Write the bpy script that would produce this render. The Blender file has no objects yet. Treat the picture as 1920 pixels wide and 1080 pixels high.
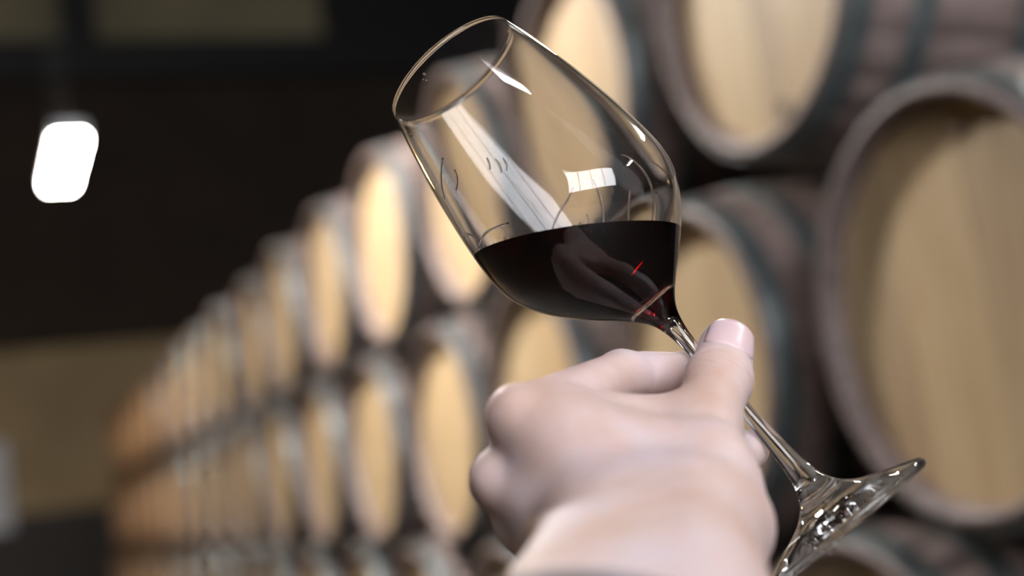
import bpy, bmesh, math, random
import numpy as np
from mathutils import Vector, Matrix

# ------------------------------------------------------------------ camera, world, exposure
scene = bpy.context.scene
COL = scene.collection
CZ = 0.95                                   # camera height above the floor
YAW, PITCH, ROLL = math.radians(21.66), math.radians(7.62), math.radians(7.54)
FPX = 2667.0                                # focal length in pixels of the 1920 frame (50 mm on 36 mm)
fwd = Vector((math.sin(YAW) * math.cos(PITCH), math.cos(YAW) * math.cos(PITCH), math.sin(PITCH)))
rgt = Vector((math.cos(YAW), -math.sin(YAW), 0))
upv = rgt.cross(fwd)
cr, sr = math.cos(ROLL), math.sin(ROLL)
rgt, upv = rgt * cr - upv * sr, rgt * sr + upv * cr
cam_d = bpy.data.cameras.new('camera')
cam = bpy.data.objects.new('camera', cam_d)
COL.objects.link(cam)
scene.camera = cam
cam_d.sensor_width = 36.0
cam_d.lens = FPX * 36.0 / 1920.0
cam_d.clip_start = 0.02
cam_d.clip_end = 100
M = Matrix((rgt, upv, -fwd)).transposed().to_4x4()
M.translation = Vector((0, 0, CZ))
cam.matrix_world = M
cam_d.dof.use_dof = True
cam_d.dof.focus_distance = 0.497
cam_d.dof.aperture_fstop = 4.4
cam_d.dof.aperture_blades = 0
ORIGIN = Vector((0, 0, CZ))

world = bpy.data.worlds.new('world')
scene.world = world
world.use_nodes = True
world.node_tree.nodes['Background'].inputs[0].default_value = (0.02, 0.02, 0.025, 1)
world.node_tree.nodes['Background'].inputs[1].default_value = 0.3

scene.view_settings.view_transform = 'Standard'
scene.view_settings.look = 'None'
scene.view_settings.gamma = 1.0
scene.view_settings.exposure = 0.0
scene.view_settings.use_curve_mapping = False
cy = scene.cycles
cy.max_bounces = 20
cy.transmission_bounces = 18
cy.glossy_bounces = 8
cy.diffuse_bounces = 4
cy.transparent_max_bounces = 12
cy.caustics_refractive = True
cy.caustics_reflective = False
cy.blur_glossy = 0.5
cy.sample_clamp_indirect = 6.0
cy.use_denoising = True

LAMP_POWER = 320.0
WARM_POWER = 190.0

# ------------------------------------------------------------------ helpers
def pt(px, py, d):
    """world point seen at pixel px,py of the photograph, d metres in front of the lens plane"""
    return ORIGIN + (fwd + rgt * ((px - 960) / FPX) - upv * ((py - 540) / FPX)) * d

def tag(o, label=None, cat=None, group=None, kind=None):
    if label: o['label'] = label
    if cat: o['category'] = cat
    if group: o['group'] = group
    if kind: o['kind'] = kind
    return o

def empty(name, loc=(0, 0, 0)):
    o = bpy.data.objects.new(name, None)
    o.empty_display_size = 0.1
    o.location = loc
    COL.objects.link(o)
    return o

def link(name, me, mat, parent=None, smooth=False):
    o = bpy.data.objects.new(name, me)
    if mat and not me.materials:
        me.materials.append(mat)
    COL.objects.link(o)
    if parent: o.parent = parent
    if smooth:
        me.polygons.foreach_set('use_smooth', [True] * len(me.polygons))
    return o

def mesh_py(name, verts, faces):
    me = bpy.data.meshes.new(name)
    me.from_pydata([tuple(v) for v in verts], [], faces)
    me.update()
    return me

def fix_normals(me):
    bm = bmesh.new(); bm.from_mesh(me)
    bmesh.ops.recalc_face_normals(bm, faces=bm.faces)
    bm.to_mesh(me); bm.free()

def box_mesh(name, x0, x1, y0, y1, z0, z1, bevel=0.0):
    bm = bmesh.new()
    bmesh.ops.create_cube(bm, size=1)
    for v in bm.verts:
        v.co = Vector(((x0 + x1) / 2 + v.co.x * (x1 - x0), (y0 + y1) / 2 + v.co.y * (y1 - y0), (z0 + z1) / 2 + v.co.z * (z1 - z0)))
    if bevel:
        bmesh.ops.bevel(bm, geom=bm.edges[:], offset=bevel, segments=2, affect='EDGES', profile=0.7)
    me = bpy.data.meshes.new(name)
    bm.to_mesh(me); bm.free()
    return me

def revolve(name, prof, seg, closed=True, axis='z'):
    """prof: list of (axial, radius); radius 0 makes a pole"""
    verts, faces, rows = [], [], []
    for t, r in prof:
        if r < 1e-7:
            rows.append([len(verts)]); verts.append((0, 0, t))
        else:
            row = []
            for i in range(seg):
                a = 2 * math.pi * i / seg
                row.append(len(verts)); verts.append((r * math.cos(a), r * math.sin(a), t))
            rows.append(row)
    n = len(rows)
    for i in range(n if closed else n - 1):
        A, B = rows[i], rows[(i + 1) % n]
        if len(A) == 1 and len(B) == 1: continue
        for j in range(seg):
            k = (j + 1) % seg
            if len(A) == 1: faces.append((A[0], B[k], B[j]))
            elif len(B) == 1: faces.append((A[j], A[k], B[0]))
            else: faces.append((A[j], A[k], B[k], B[j]))
    if axis == 'x':
        verts = [(z, x, y) for x, y, z in verts]
    me = mesh_py(name, verts, faces)
    fix_normals(me)
    return me

def catmull(pts, n=6):
    P = [np.array(p, float) for p in pts]
    out = []
    for i in range(len(P) - 1):
        p0 = P[i - 1] if i else 2 * P[0] - P[1]
        p1, p2 = P[i], P[i + 1]
        p3 = P[i + 2] if i + 2 < len(P) else 2 * P[-1] - P[-2]
        d1, d2, d3 = [max(np.linalg.norm(b - a), 1e-9) ** 0.5 for a, b in ((p0, p1), (p1, p2), (p2, p3))]
        t0, t1 = 0, d1; t2 = t1 + d2; t3 = t2 + d3
        for k in range(n):
            t = t1 + (t2 - t1) * k / n
            a1 = (t1 - t) / (t1 - t0) * p0 + (t - t0) / (t1 - t0) * p1
            a2 = (t2 - t) / (t2 - t1) * p1 + (t - t1) / (t2 - t1) * p2
            a3 = (t3 - t) / (t3 - t2) * p2 + (t - t2) / (t3 - t2) * p3
            b1 = (t2 - t) / (t2 - t0) * a1 + (t - t0) / (t2 - t0) * a2
            b2 = (t3 - t) / (t3 - t1) * a2 + (t - t1) / (t3 - t1) * a3
            out.append((t2 - t) / (t2 - t1) * b1 + (t - t1) / (t2 - t1) * b2)
    out.append(P[-1])
    return out

def tube(name, path, radii, seg=8):
    """closed tube along world points"""
    P = [Vector(p) for p in path]
    verts, faces = [], []
    nrm = None
    for i, p in enumerate(P):
        d = (P[min(i + 1, len(P) - 1)] - P[max(i - 1, 0)]).normalized()
        if nrm is None: nrm = d.orthogonal().normalized()
        nrm = (nrm - d * nrm.dot(d)).normalized()
        b = d.cross(nrm)
        r = radii[i] if hasattr(radii, '__len__') else radii
        for k in range(seg):
            a = 2 * math.pi * k / seg
            verts.append(p + (nrm * math.cos(a) + b * math.sin(a)) * r)
    for i in range(len(P) - 1):
        for k in range(seg):
            l = (k + 1) % seg
            faces.append((i * seg + k, i * seg + l, (i + 1) * seg + l, (i + 1) * seg + k))
    faces.append(tuple(range(seg))[::-1])
    faces.append(tuple((len(P) - 1) * seg + k for k in range(seg)))
    me = mesh_py(name, verts, faces)
    fix_normals(me)
    return me

# ------------------------------------------------------------------ materials
def new_mat(name):
    m = bpy.data.materials.new(name)
    m.use_nodes = True
    nt = m.node_tree
    return m, nt, nt.nodes, nt.links, nt.nodes['Principled BSDF']

def ramp(N, stops):
    r = N.new('ShaderNodeValToRGB')
    e = r.color_ramp.elements
    while len(e) < len(stops): e.new(0.5)
    for el, (p, c) in zip(e, stops):
        el.position = p; el.color = (*c, 1)
    return r

def noise(N, L, scale, vec=None, detail=4, rough=0.55, dist=0.0):
    n = N.new('ShaderNodeTexNoise')
    n.inputs['Scale'].default_value = scale
    n.inputs['Detail'].default_value = detail
    n.inputs['Roughness'].default_value = rough
    n.inputs['Distortion'].default_value = dist
    if vec is not None: L.new(vec, n.inputs['Vector'])
    return n

def mixc(N, L, a, b, fac, mode='MIX'):
    m = N.new('ShaderNodeMix'); m.data_type = 'RGBA'; m.blend_type = mode
    for s, v in ((m.inputs[0], fac), (m.inputs[6], a), (m.inputs[7], b)):
        if hasattr(v, 'is_linked'): L.new(v, s)
        else: s.default_value = v if not isinstance(v, tuple) or len(v) == 4 else (*v, 1)
    return m.outputs[2]

def mapping(N, L, scale, coord='Object', add_random=False):
    tc = N.new('ShaderNodeTexCoord')
    mp = N.new('ShaderNodeMapping')
    mp.inputs['Scale'].default_value = scale
    L.new(tc.outputs[coord], mp.inputs[0])
    if add_random:
        oi = N.new('ShaderNodeObjectInfo')
        mu = N.new('ShaderNodeMath'); mu.operation = 'MULTIPLY'; mu.inputs[1].default_value = 37.0
        L.new(oi.outputs['Random'], mu.inputs[0])
        cb = N.new('ShaderNodeCombineXYZ')
        for i in range(3): L.new(mu.outputs[0], cb.inputs[i])
        L.new(cb.outputs[0], mp.inputs['Location'])
    return mp.outputs[0]

def oak(name, base, dark, light, rough=0.6, grain=(6, 22, 1.2), var=0.35):
    m, nt, N, L, B = new_mat(name)
    v = mapping(N, L, grain, add_random=True)
    n1 = noise(N, L, 3.0, v, 6, 0.6, 0.6)
    r1 = ramp(N, [(0.3, dark), (0.52, base), (0.75, light)])
    L.new(n1.outputs[0], r1.inputs[0])
    v2 = mapping(N, L, (2.5, 2.5, 1.4), add_random=True)
    n2 = noise(N, L, 1.6, v2, 3)
    oi = N.new('ShaderNodeObjectInfo')
    rr = ramp(N, [(0.0, (1 - var, 1 - var, 1 - var * 0.9)), (1.0, (1.08, 1.06, 1.0))])
    L.new(oi.outputs['Random'], rr.inputs[0])
    c = mixc(N, L, r1.outputs[0], rr.outputs[0], 0.55, 'MULTIPLY')
    r2 = ramp(N, [(0.35, (0.78, 0.70, 0.66)), (0.6, (1, 1, 1))])
    L.new(n2.outputs[0], r2.inputs[0])
    c = mixc(N, L, c, r2.outputs[0], 0.6, 'MULTIPLY')
    L.new(c, B.inputs['Base Color'])
    B.inputs['Roughness'].default_value = rough
    bp = N.new('ShaderNodeBump'); bp.inputs['Strength'].default_value = 0.15; bp.inputs['Distance'].default_value = 0.002
    L.new(n1.outputs[0], bp.inputs['Height']); L.new(bp.outputs[0], B.inputs['Normal'])
    return m

MAT = {}
MAT['head'] = oak('pale_oak_head', (0.60, 0.45, 0.265), (0.49, 0.34, 0.19), (0.68, 0.54, 0.35), 0.55)
MAT['stave'] = oak('weathered_oak_stave', (0.215, 0.163, 0.148), (0.14, 0.10, 0.09), (0.29, 0.225, 0.205), 0.6, (1.5, 18, 18))
MAT['rail'] = oak('bearer_timber', (0.22, 0.15, 0.09), (0.14, 0.09, 0.055), (0.30, 0.21, 0.13), 0.7, (14, 1.2, 14))

def steel():
    m, nt, N, L, B = new_mat('galvanised_hoop')
    v = mapping(N, L, (9, 9, 9), add_random=True)
    n = noise(N, L, 2.2, v, 5)
    r = ramp(N, [(0.3, (0.07, 0.08, 0.085)), (0.7, (0.17, 0.20, 0.20))])
    L.new(n.outputs[0], r.inputs[0]); L.new(r.outputs[0], B.inputs['Base Color'])
    B.inputs['Metallic'].default_value = 0.6
    r3 = ramp(N, [(0.3, (0.34,) * 3), (0.7, (0.5,) * 3)])
    L.new(n.outputs[0], r3.inputs[0]); L.new(r3.outputs[0], B.inputs['Roughness'])
    return m
MAT['hoop'] = steel()

def plain(name, c, rough=0.6, metal=0.0, var=0.15, scale=6.0, bump=0.0):
    m, nt, N, L, B = new_mat(name)
    v = mapping(N, L, (1, 1, 1))
    n = noise(N, L, scale, v, 5)
    r = ramp(N, [(0.3, tuple(x * (1 - var) for x in c)), (0.7, tuple(min(1, x * (1 + var)) for x in c))])
    L.new(n.outputs[0], r.inputs[0]); L.new(r.outputs[0], B.inputs['Base Color'])
    B.inputs['Roughness'].default_value = rough
    B.inputs['Metallic'].default_value = metal
    if bump:
        bp = N.new('ShaderNodeBump'); bp.inputs['Strength'].default_value = bump; bp.inputs['Distance'].default_value = 0.01
        L.new(n.outputs[0], bp.inputs['Height']); L.new(bp.outputs[0], B.inputs['Normal'])
    return m
MAT['floor'] = plain('dark_concrete_floor', (0.045, 0.038, 0.032), 0.55, 0, 0.3, 2.0, 0.1)
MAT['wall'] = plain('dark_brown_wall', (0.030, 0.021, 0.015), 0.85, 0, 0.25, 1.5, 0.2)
MAT['plaster'] = plain('olive_beige_plaster', (0.27, 0.24, 0.155), 0.9, 0, 0.2, 0.8)
MAT['warmlit'] = plain('warm_lit_wall', (0.38, 0.30, 0.18), 0.9, 0, 0.2, 0.8)  # wall colour raised to ochre to carry the warm lamp's light
MAT['beam'] = plain('black_steel_beam', (0.008, 0.008, 0.009), 0.6, 0, 0.2, 3)
MAT['metal'] = plain('white_enamel', (0.55, 0.56, 0.58), 0.4, 0, 0.05)
MAT['cable'] = plain('dark_cable', (0.02, 0.02, 0.02), 0.5)
MAT['cabinet'] = plain('pale_grey_steel', (0.55, 0.60, 0.68), 0.45, 0, 0.05)
MAT['sleeve'] = plain('grey_knit', (0.075, 0.085, 0.08), 0.95, 0, 0.35, 350, 0.6)

def emis(name, col, power):
    m, nt, N, L, B = new_mat(name)
    B.inputs['Base Color'].default_value = (0.8, 0.8, 0.8, 1)
    B.inputs['Emission Color'].default_value = (*col, 1)
    B.inputs['Emission Strength'].default_value = power
    return m
MAT['led'] = emis('led_diffuser', (1.0, 0.955, 0.91), LAMP_POWER)
MAT['led_dim'] = emis('led_diffuser_dim', (1.0, 0.955, 0.88), LAMP_POWER * 0.36)
MAT['led_soft'] = emis('led_diffuser_soft', (1.0, 0.95, 1.0), 88.0)
MAT['added_uplight'] = emis('added_uplight_glow', (1.0, 0.95, 0.85), 30.0)  # glow for the added strip on top of the lamps
MAT['pane'] = emis('daylit_pane', (0.93, 0.95, 1.0), 12.0)
MAT['warm'] = emis('warm_glass', (1.0, 0.60, 0.20), WARM_POWER)

def glass_mat(name='clear_crystal', ior=1.5):
    m, nt, N, L, B = new_mat(name)
    B.inputs['Base Color'].default_value = (1, 1, 1, 1)
    B.inputs['Roughness'].default_value = 0.0
    B.inputs['IOR'].default_value = ior
    B.inputs['Transmission Weight'].default_value = 1.0
    return m
MAT['glass'] = glass_mat()
MAT['wet_glass'] = glass_mat('crystal_against_wine', 1.5 / 1.34)

def wine_mat():
    m, nt, N, L, B = new_mat('red_wine')
    B.inputs['Base Color'].default_value = (1, 1, 1, 1)
    B.inputs['Roughness'].default_value = 0.0
    B.inputs['IOR'].default_value = 1.34
    B.inputs['Transmission Weight'].default_value = 1.0
    # the free surface refracts; where wine meets glass the glass wall carries the interface
    at = N.new('ShaderNodeAttribute'); at.attribute_name = 'free_surface'
    tr = N.new('ShaderNodeBsdfTransparent')
    mx = N.new('ShaderNodeMixShader')
    L.new(at.outputs['Fac'], mx.inputs[0]); L.new(tr.outputs[0], mx.inputs[1]); L.new(B.outputs[0], mx.inputs[2])
    L.new(mx.outputs[0], nt.nodes['Material Output'].inputs['Surface'])
    va = N.new('ShaderNodeVolumeAbsorption')
    va.inputs['Color'].default_value = (0.86, 0.02, 0.05, 1)
    va.inputs['Density'].default_value = 560.0
    L.new(va.outputs[0], nt.nodes['Material Output'].inputs['Volume'])
    return m
MAT['wine'] = wine_mat()

def skin_mat():
    m, nt, N, L, B = new_mat('skin')
    v = mapping(N, L, (1, 1, 1))
    n = noise(N, L, 30.0, v, 5)
    r = ramp(N, [(0.30, (0.50, 0.335, 0.27)), (0.5, (0.575, 0.435, 0.41)), (0.68, (0.59, 0.49, 0.525))])
    L.new(n.outputs[0], r.inputs[0])
    L.new(r.outputs[0], B.inputs['Base Color'])
    B.inputs['Roughness'].default_value = 0.58
    B.inputs['Specular IOR Level'].default_value = 0.35
    B.inputs['Subsurface Weight'].default_value = 0.25
    B.inputs['Subsurface Radius'].default_value = (1.0, 0.35, 0.2)
    B.inputs['Subsurface Scale'].default_value = 0.006
    n2 = noise(N, L, 900.0, v, 3)
    n3 = noise(N, L, 220.0, v, 3, 0.6, 1.0)
    ad = N.new('ShaderNodeMath'); ad.operation = 'ADD'
    L.new(n2.outputs[0], ad.inputs[0]); L.new(n3.outputs[0], ad.inputs[1])
    bp = N.new('ShaderNodeBump'); bp.inputs['Strength'].default_value = 0.12; bp.inputs['Distance'].default_value = 0.0009
    L.new(ad.outputs[0], bp.inputs['Height']); L.new(bp.outputs[0], B.inputs['Normal'])
    return m
MAT['skin'] = skin_mat()

def nail_mat():
    m, nt, N, L, B = new_mat('fingernail')
    B.inputs['Base Color'].default_value = (0.68, 0.50, 0.53, 1)
    B.inputs['Roughness'].default_value = 0.28
    B.inputs['Subsurface Weight'].default_value = 0.2
    B.inputs['Subsurface Scale'].default_value = 0.004
    return m
MAT['nail'] = nail_mat()

# ------------------------------------------------------------------ the hall
X0, X1, Y0, Y1, ZH = -4.5, 10.5, -6.5, 18.0, 9.2
def structure(name, me, mat, parent=None):
    o = link(name, me, mat, parent)
    if not parent: o['kind'] = 'structure'
    return o
structure('floor', box_mesh('floor', X0, X1, Y0, Y1, -0.1, 0), MAT['floor'])
structure('ceiling', box_mesh('ceiling', X0, X1, Y0, Y1, ZH, ZH + 0.1), MAT['wall'])
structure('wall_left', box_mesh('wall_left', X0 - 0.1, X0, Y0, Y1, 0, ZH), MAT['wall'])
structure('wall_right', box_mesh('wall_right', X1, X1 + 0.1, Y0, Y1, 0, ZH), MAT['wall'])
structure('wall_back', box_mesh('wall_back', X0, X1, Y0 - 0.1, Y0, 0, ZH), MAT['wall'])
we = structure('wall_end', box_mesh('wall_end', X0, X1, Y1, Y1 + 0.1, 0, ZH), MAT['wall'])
structure('upper_plaster', box_mesh('upper_plaster', X0, X1, Y1 - 0.02, Y1, CZ + 6.1, ZH), MAT['plaster'], we)
structure('warm_lit_band', box_mesh('warm_lit_band', X0, X1, Y1 - 0.02, Y1, CZ + 0.35, CZ + 2.3), MAT['warmlit'], we)  # band of end wall with the warm glow put into its colour
structure('trim_1', box_mesh('trim_1', X0, X1, Y1 - 0.25, Y1 - 0.02, CZ + 5.62, CZ + 6.12), MAT['beam'])
structure('trim_2', box_mesh('trim_2', 1.5, 1.95, Y1 - 0.20, Y1 - 0.02, CZ + 6.12, ZH), MAT['beam'])
structure('dark_sheet', box_mesh('dark_sheet', 4.9, X1, Y1 - 0.20, Y1 - 0.02, CZ + 6.12, ZH), MAT['beam'])  # wide black sheet added to darken the right of the upper wall
structure('baseboard_end', box_mesh('baseboard_end', X0, X1, Y1 - 0.05, Y1, 0, CZ + 0.35), MAT['beam'])

# daylit window high in the wall behind the photographer
win = structure('window_1', box_mesh('window_frame', -3.4, 3.4, Y0, Y0 + 0.06, CZ + 1.30, CZ + 1.40), MAT['beam'])
for i in range(5):
    x = -3.4 + 6.8 * i / 4
    structure('mullion', box_mesh('mullion', x - 0.04, x + 0.04, Y0, Y0 + 0.06, CZ + 1.40, CZ + 4.4), MAT['beam'], win)
structure('window_head', box_mesh('window_head', -3.44, 3.44, Y0, Y0 + 0.06, CZ + 4.4, CZ + 4.5), MAT['beam'], win)
for i in range(4):
    x = -3.4 + 6.8 * i / 4
    structure('pane', box_mesh('pane', x + 0.045, x + 1.7 - 0.045, Y0 + 0.01, Y0 + 0.03, CZ + 1.405, CZ + 4.395), MAT['pane'], win)

# ------------------------------------------------------------------ barrels
ROW_X, PITCH_Y, TIER_Z, Y_T2, Z_T2 = 1.17, 0.718, 0.580, 1.476, CZ + 0.148
BL, RB, RC = 0.94, 0.3385, 0.283
def body_r(s):
    q = abs(2 * s / BL - 1)
    return RB - (RB - RC) * q ** 2.0
def shell_mesh():
    ns = 28
    ang, rel = [], []
    for i in range(ns):
        a0 = 2 * math.pi * i / ns; w = 2 * math.pi / ns
        for f, d in ((0.03, 0.0), (0.35, 0.0009), (0.65, 0.0009), (0.97, 0.0), (1.0, -0.0022)):
            ang.append(a0 + w * f); rel.append(d)
    prof = [(0.036, 0.2600, 0), (0.010, 0.262, 0), (0.0, 0.269, 0), (0.0, RC - 0.006, 0), (0.004, RC - 0.001, .3)]
    for i in range(1, 16):
        s = 0.004 + (BL - 0.008) * i / 16
        prof.append((s, body_r(s), 1))
    prof += [(BL - x, r, k) for x, r, k in reversed(prof[:5])]
    n = len(ang)
    verts, faces = [], []
    for s, r, k in prof:
        for a, d in zip(ang, rel):
            q = r + d * k
            verts.append((s, q * math.cos(a), q * math.sin(a)))
    for i in range(len(prof) - 1):
        for j in range(n):
            l = (j + 1) % n
            faces.append((i * n + j, i * n + l, (i + 1) * n + l, (i + 1) * n + j))
    me = mesh_py('shell', verts, faces)
    fix_normals(me)
    me.materials.append(MAT['stave'])
    me.polygons.foreach_set('use_smooth', [True] * len(me.polygons))
    return me
def hoop_mesh(s0, s1, th=0.0022):
    pr = [(s0, body_r(s0) + 0.0005), (s0, body_r(s0) + th), (s0 + 0.002, body_r(s0) + th + 0.0008), (s1 - 0.002, body_r(s1) + th + 0.0008), (s1, body_r(s1) + th), (s1, body_r(s1) + 0.0005)]
    me = revolve('hoop', pr, 56, True, 'x')
    me.materials.append(MAT['hoop'])
    me.polygons.foreach_set('use_smooth', [True] * len(me.polygons))
    return me
def board_mesh(y0, y1, R, x0, x1):
    gap = 0.0012
    a, b = y0 + gap, y1 - gap
    n = 6
    ys = [a + (b - a) * i / n for i in range(n + 1)]
    top = [(y, math.sqrt(max(R * R - y * y, 1e-5))) for y in ys]
    loop = top + [(y, -z) for y, z in reversed(top)]
    bm = bmesh.new()
    f = bm.faces.new([bm.verts.new((x0, y, z)) for y, z in loop])
    bmesh.ops.recalc_face_normals(bm, faces=bm.faces)
    ex = bmesh.ops.extrude_face_region(bm, geom=[f])
    bmesh.ops.translate(bm, verts=[v for v in ex['geom'] if isinstance(v, bmesh.types.BMVert)], vec=(x1 - x0, 0, 0))
    bmesh.ops.recalc_face_normals(bm, faces=bm.faces)
    me = bpy.data.meshes.new('head_board')
    bm.to_mesh(me); bm.free()
    me.materials.append(MAT['head'])
    return me
SHELL = shell_mesh()
HOOPS = [hoop_mesh(*h) for h in ((0.006, 0.048), (0.105, 0.143), (0.275, 0.313), (BL - 0.313, BL - 0.275), (BL - 0.143, BL - 0.105), (BL - 0.048, BL - 0.006))]
cuts = [-0.2605, -0.195, -0.118, -0.040, 0.042, 0.115, 0.190, 0.2605]
BOARDS = [board_mesh(cuts[i], cuts[i + 1], 0.2605, 0.034 + (0.0008 if i % 2 else 0), 0.058) for i in range(7)]
def disc_mesh(x0, x1, R):
    me = revolve('back_head', [(x0, 0), (x0, R), (x1, R), (x1, 0)], 40, False, 'x')
    me.materials.append(MAT['head']); return me
BACK = disc_mesh(BL - 0.058, BL - 0.034, 0.2605)
FRONT = disc_mesh(0.034, 0.058, 0.2605)
BUNG = revolve('bung', [(0, 0.0), (0, 0.026), (0.012, 0.024), (0.014, 0.0)], 16, False)
BUNG.materials.append(MAT['rail'])

ORD = 'first second third fourth fifth sixth seventh eighth ninth tenth eleventh twelfth thirteenth fourteenth fifteenth sixteenth seventeenth eighteenth'.split()
rng = random.Random(4)
def barrel(y, z, label, group, fine):
    o = empty('wine_barrel', (ROW_X + rng.uniform(-0.012, 0.012), y, z))
    spin = rng.uniform(-0.05, 0.05)
    o.rotation_euler = (spin, 0, 0)
    tag(o, label, 'barrel', group)
    link('shell', SHELL, None, o)
    for h in HOOPS: link('hoop', h, None, o)
    if fine:
        for b in BOARDS: link('head_board', b, None, o)
    else:
        link('head', FRONT, None, o)
    link('back_head', BACK, None, o)
    bg = link('bung', BUNG, None, o)
    bg.location = (BL / 2, 0, RB - 0.003)
    return o
SPILE = revolve('spile', [(0.02, 0.0), (0.02, 0.011), (-0.006, 0.0135), (-0.008, 0.0)], 16, False, 'x')
SPILE.materials.append(MAT['rail'])
def spile(b, y, z):
    link('spile', SPILE, None, b).location = (0.034, y, z)
NB = 17
for k in range(NB):
    b_ = barrel(Y_T2 + PITCH_Y * k, Z_T2, 'oak wine barrel, %s of the middle tier counted from its end beside the glass foot' % ORD[k], 'middle tier of barrels', k < 9)
    if k == 0: spile(b_, -0.055, 0.2145)
for k in range(NB - 1):
    b_ = barrel(Y_T2 + PITCH_Y * (k + 0.5), Z_T2 + TIER_Z, 'oak wine barrel, %s of the top tier counted from its end beside the glass bowl' % ORD[k], 'top tier of barrels', k < 9)
    if k == 0: spile(b_, -0.018, -0.225)
for k in range(-1, NB):
    barrel(Y_T2 + PITCH_Y * (k + 0.5), Z_T2 - TIER_Z, 'oak wine barrel, %s of the bottom tier on the timber bearers' % ORD[k + 1], 'bottom tier of barrels', k < 6)
zb = Z_T2 - TIER_Z
for i, s in enumerate((0.2, 0.74)):
    zt = zb - max(body_r(s - 0.075), body_r(s + 0.075)) - 0.004
    me = box_mesh('bearer', ROW_X + s - 0.06, ROW_X + s + 0.06, 0.6, Y_T2 + PITCH_Y * NB + 0.3, 0, zt, 0.006)
    tag(link('timber_bearer', me, MAT['rail']), ('long timber bearer under the fronts of the bottom tier', 'long timber bearer under the backs of the bottom tier')[i], 'beam')

# ------------------------------------------------------------------ lamps
def lamp(x, y, z, label, w=0.16, l=1.0, glow='led', rz=0.0):
    o = empty('pendant_lamp', (x, y, z))
    o.rotation_euler.z = rz
    tag(o, label, 'lamp', 'linear hall lamps')
    link('diffuser', box_mesh('diffuser', -w / 2 + 0.01, w / 2 - 0.01, -l / 2 + 0.01, l / 2 - 0.01, -0.012, 0.02, 0.004), MAT[glow], o)
    link('housing', box_mesh('housing', -w / 2, w / 2, -l / 2, l / 2, 0.021, 0.09, 0.008), MAT['metal'], o)
    link('added_uplight', box_mesh('added_uplight', -w / 2 + 0.03, w / 2 - 0.03, -l / 2 + 0.03, l / 2 - 0.03, 0.09, 0.096, 0.002), MAT['added_uplight'], o)  # emissive top strip added to brighten the upper wall and ceiling
    for s in (-1, 1):
        link('cable', tube('cable', [(0, s * l * 0.35, 0.088), (0, s * l * 0.35, ZH - z)], 0.004, 6), MAT['cable'], o)
HL = CZ + 2.0
lamp(0.62, 7.85, HL, 'bright white linear pendant lamp hanging above the far part of the barrel row', glow='led_dim')
lamp(0.31, 3.60, HL, 'white linear pendant lamp hanging over the aisle beyond the wine glass')
lamp(-0.004, -0.536, HL, 'white linear pendant lamp hung crosswise above the wrist of the hand', w=0.10, l=0.45, glow='led_soft', rz=math.pi / 2)
lamp(3.6, 1.9, HL + 0.7, 'white linear pendant lamp over the aisle behind the barrel stack, by its open end', glow='led_dim')
lamp(3.6, 6.2, HL + 1.2, 'white linear pendant lamp over the aisle behind the middle of the barrel stack')
lamp(3.6, -2.4, HL + 0.7, 'white linear pendant lamp over the aisle behind the stack, clear of the barrels', glow='led_dim')
lamp(-0.34, -4.90, HL, 'white linear pendant lamp hanging beside the daylit window')

wl = empty('globe_lamp', (-0.9, 10.2, CZ + 0.9))
tag(wl, 'warm amber globe lamp hanging before the far end of the barrel row', 'lamp')
lg = revolve('globe', catmull([(-0.15, 0.0), (-0.13, 0.08), (0, 0.15), (0.13, 0.08), (0.15, 0.0)], 4), 24, False)
link('globe', lg, MAT['warm'], wl, True)
link('cap', revolve('cap', [(0.145, 0.0), (0.14, 0.05), (0.19, 0.045), (0.21, 0.01), (0.21, 0.0)], 20, False), MAT['beam'], wl, True)
link('cable', tube('cable', [(0, 0, 0.2), (0, 0, ZH - CZ - 0.9)], 0.005, 6), MAT['cable'], wl)

cabo = empty('wall_cabinet', (0.12, Y1 - 0.02, CZ + 0.17))
tag(cabo, 'pale grey metal cabinet fixed to the end wall', 'cabinet')
link('body', box_mesh('body', -0.35, 0.35, -0.25, 0, 0, 1.05, 0.01), MAT['cabinet'], cabo)
dd = link('door', box_mesh('door', -0.32, 0.32, -0.275, -0.251, 0.03, 1.02, 0.008), MAT['cabinet'], cabo)
link('handle', box_mesh('handle', 0.24, 0.27, -0.30, -0.274, 0.45, 0.60, 0.005), MAT['cable'], dd)

# ------------------------------------------------------------------ wine glass
RIM = pt(846, 131, 0.527)
FOOT = pt(846 + 0.655 * 1140, 131 + 0.756 * 1140, 0.472)
GAX = (FOOT - RIM).normalized()              # from rim to foot
gz = -GAX
gx = gz.orthogonal().normalized()
gy = gz.cross(gx)
GM = Matrix((gx, gy, gz)).transposed().to_4x4()
GH = 0.2169
GM.translation = RIM + GAX * GH              # origin at the foot, local z towards the rim
MM = 0.001
outer = catmull([(0.4, 27.3), (13, 30.3), (28, 33.4), (42, 35.8), (57, 37.7), (69, 38.6), (77, 38.4), (84, 36.8), (91, 33.3), (99.6, 26.8), (107, 19.4), (113, 13.0), (118, 8.2), (122.5, 5.2), (128, 3.5), (136, 2.6), (150, 2.35), (164, 2.45), (179, 3.0), (190, 3.9), (197, 5.4), (201.5, 8.0), (205, 12.0), (208, 18.5), (210.6, 26), (212.8, 32)], 5)
footedge = catmull([(212.8, 32), (213.5, 33.3), (214.6, 33.9), (215.9, 33.6), (216.7, 32.4), (216.9, 31)], 3)[1:] + [np.array(p) for p in ((216.7, 28), (216.0, 20), (215.2, 12), (214.6, 5), (214.4, 0))]
inner_pts = [(0.4, 26.65), (13, 29.55), (28, 32.5), (42, 34.85), (57, 36.7), (69, 37.5), (77, 37.25), (84, 35.55), (91, 31.9), (98.5, 25.6), (105, 18.6), (109, 13.0), (112.0, 7.0), (113.2, 2.5), (113.4, 0)]
inner = catmull(inner_pts, 6)
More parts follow.
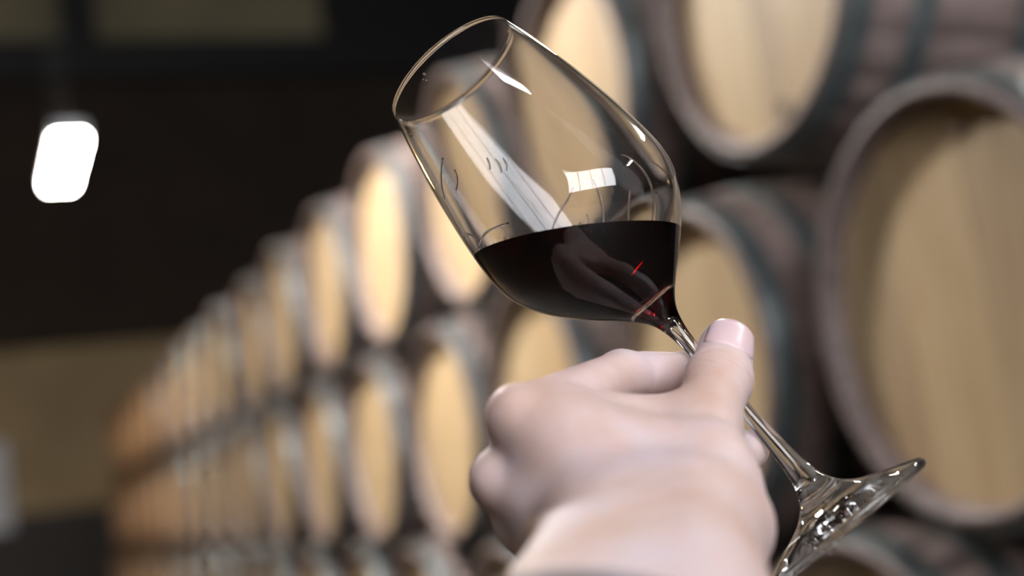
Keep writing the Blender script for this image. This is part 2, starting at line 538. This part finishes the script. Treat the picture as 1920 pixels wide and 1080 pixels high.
rim = [np.array((0.1, 27.15)), np.array((0.0, 26.97)), np.array((0.1, 26.8))]
prof = outer + footedge
loop = list(reversed(inner)) + list(reversed(rim)) + prof   # pole .. rim .. foot .. pole
def gl(tr): return (GH - tr[0] * MM, max(tr[1], 0) * MM)
gme = revolve('wine_glass', [gl(p) for p in loop], 144, False)
wg = empty('wine_glass')
wg.matrix_world = GM
tag(wg, 'tilted clear stemmed wine glass part filled with red wine, held in the hand', 'wine glass')
LEVEL = CZ + 0.0803
gme.materials.append(MAT['glass']); gme.materials.append(MAT['wet_glass'])
bm = bmesh.new(); bm.from_mesh(gme); bm.transform(GM)
bmesh.ops.bisect_plane(bm, geom=bm.verts[:] + bm.edges[:] + bm.faces[:], plane_co=(0, 0, LEVEL), plane_no=(0, 0, 1))
low = [f for f in bm.faces if f.calc_center_median().z < LEVEL]
bm.transform(GM.inverted())
_it, _ir, _ot, _or = [p[0] for p in inner], [p[1] for p in inner], [p[0] for p in outer], [p[1] for p in outer]
for f in low:
    q = f.calc_center_median(); t = (GH - q.z) / MM; r = math.hypot(q.x, q.y) / MM
    if t < 113.6 and abs(r - np.interp(t, _it, _ir)) < abs(r - np.interp(t, _ot, _or)) and (f.normal.dot(Vector((q.x, q.y, 0))) < 0 or f.normal.z > 0.3):
        f.material_index = 1
bm.to_mesh(gme); bm.free()
# bowl, stem and foot are blown in one piece of clear glass
link('glass_body', gme, MAT['glass'], wg, True)

# wine: the inside of the bowl below a level plane
LEVEL = CZ + 0.0803
wp = [(t, r + 0.12) for t, r in inner if t > 24]
wp[-1] = (wp[-1][0] + 0.12, 0.0)
wp = [(wp[0][0], 0.0)] + wp
wme = revolve('red_wine', [gl(p) for p in wp], 144, False)
bm = bmesh.new(); bm.from_mesh(wme)
bm.transform(GM)
res = bmesh.ops.bisect_plane(bm, geom=bm.verts[:] + bm.edges[:] + bm.faces[:], plane_co=(0, 0, LEVEL), plane_no=(0, 0, 1), clear_outer=True)
ce = [e for e in res['geom_cut'] if isinstance(e, bmesh.types.BMEdge)]
fl = bmesh.ops.triangle_fill(bm, edges=ce, use_beauty=True, normal=(0, 0, 1))
bmesh.ops.recalc_face_normals(bm, faces=bm.faces)
for f in bm.faces: f.smooth = True
for e in ce:
    if e.is_valid: e.smooth = False
fs = bm.faces.layers.float.new('free_surface')
for f in bm.faces: f[fs] = 1.0 if f.normal.z > 0.99 and abs(f.calc_center_median().z - LEVEL) < 1e-5 else 0.0
bm.transform(GM.inverted())
bm.to_mesh(wme); bm.free()
wine = link('red_wine', wme, MAT['wine'])
wine.matrix_world = GM
tag(wine, 'dark red wine lying level in the tilted glass bowl', 'wine')

# wine legs and droplets clinging to the inside of the bowl
GI = GM.inverted()
in_t = [p[0] for p in inner]; in_r = [p[1] for p in inner]
def on_bowl(px, py, far=False):
    o = GI @ ORIGIN
    d = (GI.to_3x3() @ (pt(px, py, 1.0) - ORIGIN)).normalized()
    s_ = np.linspace(0.42, 0.62, 8000)
    q = np.array(o) + np.array(d) * s_[:, None]
    f = np.hypot(q[:, 0], q[:, 1]) - np.interp((GH - q[:, 2]) / MM, in_t, in_r) * MM
    hit = np.where(np.diff(np.sign(f)) != 0)[0]
    i = hit[-1 if far else 0] if len(hit) else int(np.argmin(np.abs(f)))
    return Vector(q[i])
film = new_mat('clear_wine_film')
film[4].inputs['Transmission Weight'].default_value = 1.0
film[4].inputs['Roughness'].default_value = 0.0
film[4].inputs['IOR'].default_value = 1.36
film[4].inputs['Base Color'].default_value = (1, 0.97, 0.97, 1)
legs = [([(1112, 338), (1120, 356), (1127, 379), (1131, 405), (1130, 434)], 0.38, False), ([(1162, 290), (1180, 298), (1198, 314), (1214, 338), (1221, 361), (1222, 395), (1218, 432)], 0.42, False),
        ([(1204, 299), (1220, 305), (1236, 316), (1250, 330)], 0.34, False), ([(1180, 355), (1178, 380), (1177, 409), (1174, 434)], 0.34, False), ([(1075, 352), (1064, 376), (1050, 397), (1040, 418), (1034, 438)], 0.36, False),
        ([(900, 462), (904, 450), (913, 436), (932, 426), (955, 418)], 0.45, False), ([(869, 438), (882, 438), (892, 447), (899, 466)], 0.4, False), ([(832, 296), (829, 320), (830, 345), (836, 372)], 0.42, False),
        ([(854, 318), (858, 335), (857, 356)], 0.55, False), ([(914, 296), (918, 306), (920, 318)], 0.4, False), ([(930, 299), (938, 310), (941, 324)], 0.4, False), ([(944, 297), (950, 308), (951, 320)], 0.36, False),
        ([(1228, 360), (1229, 395), (1226, 430)], 0.34, False), ([(1100, 402), (1106, 420), (1108, 436)], 0.3, False), ([(940, 425), (948, 436), (952, 448)], 0.34, False)]
for path, w, far in legs:
    P3 = [np.array(on_bowl(x, y, far)) for x, y in path]
    P3 = catmull(P3, 5)
    n_ = len(P3)
    lo_ = tube('wine_leg', P3, [w * MM * (0.25 + 0.75 * math.sin(math.pi * (0.08 + 0.84 * i / (n_ - 1))) ** 0.6) for i in range(n_)], 8)
    link('wine_leg', lo_, film[0], wine, True)
for x, y, r_ in ((797, 140, 0.75), (801, 152, 0.6), (795, 150, 0.45), (806, 163, 0.3), (812, 172, 0.28), (765, 228, 0.5), (772, 252, 0.7), (770, 240, 0.35), (1078, 425, 0.6), (1088, 420, 0.5), (1100, 428, 0.55), (1066, 430, 0.5)):
    bmd = bmesh.new(); bmesh.ops.create_icosphere(bmd, subdivisions=2, radius=r_ * MM)
    med = bpy.data.meshes.new('droplet'); bmd.to_mesh(med); bmd.free()
    od = link('droplet', med, film[0], wine, True)
    od.location = on_bowl(x, y)
    od.scale = (1, 0.8, 1.3)

# ------------------------------------------------------------------ hand (signed distance field -> surface net)
def c(px, py, d):
    """camera-aligned metres: x right, y up, z forward"""
    return np.array(((px - 960) / FPX * d, -(py - 540) / FPX * d, d))
def rcone(p, a, b, ra, rb):
    ba = b - a
    l2 = ba @ ba
    t = np.clip(((p - a) @ ba) / l2, 0, 1)
    q = p - a - t[:, None] * ba
    return np.sqrt((q * q).sum(1)) - (ra + (rb - ra) * t)
def ball(p, a, r):
    q = p - a
    return np.sqrt((q * q).sum(1)) - r
def smin(a, b, k):
    h = np.clip(0.5 + 0.5 * (b - a) / k, 0, 1)
    return b + (a - b) * h - k * h * (1 - h)
mm = 0.001
I0, I1, I2, I3 = c(975, 785, .430), c(1165, 703, .478), c(1285, 700, .501), c(1366, 742, .499)
M0, M1, M2, M3 = c(945, 900, .435), c(1050, 870, .482), c(1240, 838, .499), c(1405, 843, .488)
R0, R1, R2, R3 = c(985, 978, .437), c(1080, 930, .492), c(1230, 920, .505), c(1325, 915, .482)
K0, K1, K2, K3 = c(1035, 1045, .430), c(1125, 1000, .485), c(1225, 980, .495), c(1300, 965, .474)
T0, T1, T2, T3 = c(1348, 985, .402), c(1313, 815, .442), c(1347, 715, .4655), c(1362, 652, .481)
WR = c(1215, 1015, .390)
EL = c(1130, 1430, .270)
def hand_sdf(p):
    # palm: metacarpals from the carpus to each knuckle
    d = rcone(p, c(1275, 1000, .392), I0, 15 * mm, 9.8 * mm)
    for a, b, ra, rb in ((c(1225, 1020, .388), M0, 15 * mm, 9.2 * mm), (c(1180, 1040, .390), R0, 14.5 * mm, 9 * mm), (c(1130, 1055, .395), K0, 14 * mm, 8.5 * mm)):
        d = smin(d, rcone(p, a, b, ra, rb), 9 * mm)
    # palm side mass
    d = smin(d, rcone(p, c(1250, 960, .425), c(1080, 900, .455), 15 * mm, 10 * mm), 12 * mm)
    # thumb metacarpal and ball of the thumb
    d = smin(d, rcone(p, T0, T1, 15.2 * mm, 10.6 * mm), 11 * mm)
    # web between thumb and forefinger
    d = smin(d, rcone(p, c(1310, 805, .449), c(1060, 785, .440), 9.5 * mm, 9.5 * mm), 12 * mm)
    d = smin(d, rcone(p, c(1300, 895, .419), c(1090, 825, .4255), 13 * mm, 10.5 * mm), 16 * mm)
    # wrist and forearm (two bones side by side make it wider than thick)
    for s in (-1, 1):
        off = np.array((s * 10.5 * mm, s * 2 * mm, 0))
        d = smin(d, rcone(p, WR + off, EL + off * 1.4, 19 * mm, 25 * mm), 14 * mm)
    # knuckle bumps
    d = smin(d, ball(p, c(968, 770, .4255), 6.6 * mm), 5 * mm)
    d = smin(d, ball(p, c(932, 897, .431), 7 * mm), 5 * mm)
    # thumb
    th = rcone(p, T1, T2, 11.0 * mm, 10.6 * mm)
    th = smin(th, rcone(p, T2, T3, 10.8 * mm, 9.4 * mm), 3 * mm)
    d = smin(d, th, 6 * mm)
    # fingers
    for J, rs in (((I0, I1, I2, I3), (9.5, 8.2, 7.4, 6.9)), ((M0, M1, M2, M3), (9.2, 8.8, 7.6, 6.9)), ((R0, R1, R2, R3), (8.8, 8.4, 7.4, 6.7)), ((K0, K1, K2, K3), (8.0, 7.4, 6.5, 5.8))):
        f = rcone(p, J[0], J[1], rs[0] * mm, rs[1] * mm)
        f = smin(f, rcone(p, J[1], J[2], rs[1] * mm, rs[2] * mm), 2.5 * mm)
        f = smin(f, rcone(p, J[2], J[3], rs[2] * mm, rs[3] * mm), 2.5 * mm)
        d = smin(d, f, 4 * mm)
    # skin folds across the back of the thumb joint and creases of the bent forefinger
    ax = (T3 - T1) / np.linalg.norm(T3 - T1)
    nb = np.array((0.22, 0.9, -0.55)); nb = nb - ax * (nb @ ax); nb /= np.linalg.norm(nb)
    sd = np.cross(ax, nb)
    q = p - T2
    lat = q @ sd
    dors = np.clip((q @ nb) / (5 * mm), 0, 1) * np.exp(-np.clip(np.linalg.norm(q, axis=1) - 15 * mm, 0, 1) / (2 * mm))
    s = q @ ax
    for s0, w, dep, cv in ((-5.2, 0.55, 0.40, -18), (-3.0, 0.5, 0.50, -9), (-1.0, 0.55, 0.62, 4), (1.0, 0.45, 0.52, -6), (2.9, 0.5, 0.42, 12), (4.6, 0.45, 0.30, 20)):
        ss = s - s0 * mm + cv * lat * lat + 0.5 * mm * np.sin(lat / (2.2 * mm) + s0)
        d = d + dep * mm * np.exp(-(ss / (w * mm)) ** 2) * dors
    d = d - 0.35 * mm * np.exp(-(s / (5 * mm)) ** 2) * dors
    for (a, b, f, w) in ((I1, I2, 0.25, 0.5), (I1, I2, -0.35, 0.45)):
        ax2 = (b - a) / np.linalg.norm(b - a)
        s = (p - (a + f * (b - a))) @ ax2
        rad = np.linalg.norm(p - a, axis=1)
        d = d + w * mm * np.exp(-(s / (0.8 * mm)) ** 2) * np.exp(-np.clip(rad - 11 * mm, 0, 1) / (2 * mm))
    return d
def surface_net(fn, lo, hi, h):
    n = np.ceil((hi - lo) / h).astype(int) + 1
    ax = [lo[i] + h * np.arange(n[i]) for i in range(3)]
    vals = np.empty(n)
    for i in range(n[0]):
        Y, Z = np.meshgrid(ax[1], ax[2], indexing='ij')
        p = np.stack([np.full(Y.size, ax[0][i]), Y.ravel(), Z.ravel()], 1)
        vals[i] = fn(p).reshape(n[1], n[2])
    ins = vals < 0
    cell = np.zeros(n - 1, int)
    acc = np.zeros((*(n - 1), 3)); cnt = np.zeros(n - 1)
    corners = [(i, j, k) for i in (0, 1) for j in (0, 1) for k in (0, 1)]
    def sub(a, o): return a[o[0]:n[0] - 1 + o[0], o[1]:n[1] - 1 + o[1], o[2]:n[2] - 1 + o[2]]
    for a in range(3):
        for o in corners:
            if o[a]: continue
            o2 = list(o); o2[a] = 1
            va, vb = sub(vals, o), sub(vals, o2)
            cr_ = (va < 0) != (vb < 0)
            t = np.where(cr_, va / np.where(cr_, va - vb, 1), 0)
            for q in range(3):
                acc[..., q] += np.where(cr_, (o[q] + (t if q == a else 0)), 0)
            cnt += cr_
    act = cnt > 0
    idx = -np.ones(n - 1, int)
    idx[act] = np.arange(act.sum())
    cells = np.argwhere(act)
    V = lo + h * (cells + acc[act] / cnt[act][:, None])
    faces = []
    for a in range(3):
        b, c_ = (a + 1) % 3, (a + 2) % 3
        sl = [slice(None)] * 3
        s0, s1 = list(sl), list(sl)
        s0[a] = slice(0, n[a] - 1); s1[a] = slice(1, n[a])
        cr_ = ins[tuple(s0)] != ins[tuple(s1)]
        e = np.argwhere(cr_)
        e = e[(e[:, b] > 0) & (e[:, c_] > 0) & (e[:, b] < n[b] - 1) & (e[:, c_] < n[c_] - 1)]
        flip = ins[tuple(e.T)]
        def at(db, dc):
            q = e.copy(); q[:, b] += db; q[:, c_] += dc
            return idx[tuple(q.T)]
        q = np.stack([at(-1, -1), at(0, -1), at(0, 0), at(-1, 0)], 1)
        q[~flip] = q[~flip][:, ::-1]
        faces.append(q)
    return V, np.concatenate(faces)
def gradient(fn, p, e=2e-4):
    g = np.stack([fn(p + np.eye(3)[i] * e) - fn(p - np.eye(3)[i] * e) for i in range(3)], 1)
    return g / np.maximum(np.linalg.norm(g, axis=1, keepdims=True), 1e-9)
def camspace_mesh(name, V, Fc):
    A = np.array([list(rgt), list(upv), list(fwd)])
    W = V @ A + np.array(ORIGIN)
    me = bpy.data.meshes.new(name)
    me.from_pydata(W.tolist(), [], Fc.tolist() if hasattr(Fc, 'tolist') else Fc)
    me.update(); fix_normals(me)
    return me
keys = np.array([I0, I1, I2, I3, M0, M1, M2, M3, R0, R1, R2, R3, K0, K1, K2, K3, T0, T1, T2, T3, WR, EL])
lo, hi = keys.min(0) - 0.05, keys.max(0) + 0.03
lo[2] = 0.245
V, Fc = surface_net(hand_sdf, lo, hi, 0.0013)
# finer mesh where the folds of the thumb are
bmh = bmesh.new()
bvs = [bmh.verts.new(v) for v in V]
for f in Fc: bmh.faces.new([bvs[i] for i in f])
thumb_v = set(np.where((np.linalg.norm(V - T2, axis=1) < 0.019))[0].tolist())
bmh.verts.index_update()
bmesh.ops.subdivide_edges(bmh, edges=[e for e in bmh.edges if e.verts[0].index in thumb_v and e.verts[1].index in thumb_v], cuts=3, use_grid_fill=True)
bmh.verts.index_update()
V = np.array([tuple(v.co) for v in bmh.verts])
Fc = [[v.index for v in f.verts] for f in bmh.faces]
bmh.free()
for _ in range(3):
    V = V - 0.8 * hand_sdf(V)[:, None] * gradient(hand_sdf, V)
person = empty('person', (0, 0, 0))
tag(person, 'bare hand and wrist in a grey sleeve, pinching the glass stem between thumb and fingers', 'person')
hand = link('hand', camspace_mesh('hand', V, Fc), MAT['skin'], person, True)

# thumbnail: a thin curved plate lying on the thumb's upper side
def nail(tipc, axis, normal, width, length, start, name):
    axis = axis / np.linalg.norm(axis)
    normal = normal - axis * (normal @ axis); normal /= np.linalg.norm(normal)
    side = np.cross(axis, normal)
    nu, nv = 13, 13
    P, up_ = [], []
    for i in range(nv):
        v = i / (nv - 1)
        for j in range(nu):
            u = -1 + 2 * j / (nu - 1)
            ang = u * width
            dirn = normal * math.cos(ang) + side * math.sin(ang)
            # rounded ends
            vv = start + length * (0.5 + (v - 0.5) * (1 - 0.35 * u ** 4) + 0.10 * (1 - u * u) * (v - 0.5))
            o = tipc + axis * vv
            P.append(o + dirn * 0.022); up_.append(-dirn)
    P, up_ = np.array(P), np.array(up_)
    for _ in range(40):
        P = P + up_ * hand_sdf(P)[:, None] * 0.9
    g = gradient(hand_sdf, P)
    top = P + g * 0.00055
    edge = np.array([(abs(-1 + 2 * (k % nu) / (nu - 1)) > 0.95) or (k // nu in (0,)) for k in range(nu * nv)])
    top[edge] = P[edge] + g[edge] * 0.0001
    bot = P - g * 0.0006
    n = nu * nv
    F_ = []
    for i in range(nv - 1):
        for j in range(nu - 1):
            a = i * nu + j
            F_.append([a, a + 1, a + nu + 1, a + nu]); F_.append([n + a, n + a + nu, n + a + nu + 1, n + a + 1])
    per = [j for j in range(nu)] + [i * nu + nu - 1 for i in range(1, nv)] + [(nv - 1) * nu + j for j in range(nu - 2, -1, -1)] + [i * nu for i in range(nv - 2, 0, -1)]
    for a, b in zip(per, per[1:] + per[:1]):
        F_.append([b, a, n + a, n + b])
    return link(name, camspace_mesh(name, np.concatenate([top, bot]), F_), MAT['nail'], person, True)
tax = T3 - T2
nail(T3, tax, np.array((0.28, 0.88, -0.55)), 1.05, 0.0185, -0.0115, 'thumbnail')

# sleeve: a knitted cuff around the forearm
fa = (EL - WR) / np.linalg.norm(EL - WR)
sx = np.array((1.0, 0.15, 0.0)); sx -= fa * (sx @ fa); sx /= np.linalg.norm(sx)
sy_ = np.cross(fa, sx)
flen = np.linalg.norm(EL - WR)
sv, sf, ns, nr = [], [], 64, 22
prof_s = [(0.955, 0.000), (0.95, 0.002), (0.955, 0.004)] + [(0.955 + 0.02 * i, 0.0045 + 0.0012 * math.sin(i * 1.3)) for i in range(1, nr)]
for t, dr in prof_s:
    for k in range(ns):
        a = 2 * math.pi * k / ns
        q = WR + fa * flen * (t + 0.10 * math.cos(a))
        w = 35 * mm + 6 * mm * t + dr; hgt = 24.5 * mm + 7 * mm * t + dr
        sv.append(q + sx * math.cos(a) * w + sy_ * math.sin(a) * hgt)
for i in range(len(prof_s) - 1):
    for k in range(ns):
        l = (k + 1) % ns
        sf.append([i * ns + k, i * ns + l, (i + 1) * ns + l, (i + 1) * ns + k])
sl = link('sleeve', camspace_mesh('sleeve', np.array(sv), sf), MAT['sleeve'], person, True)
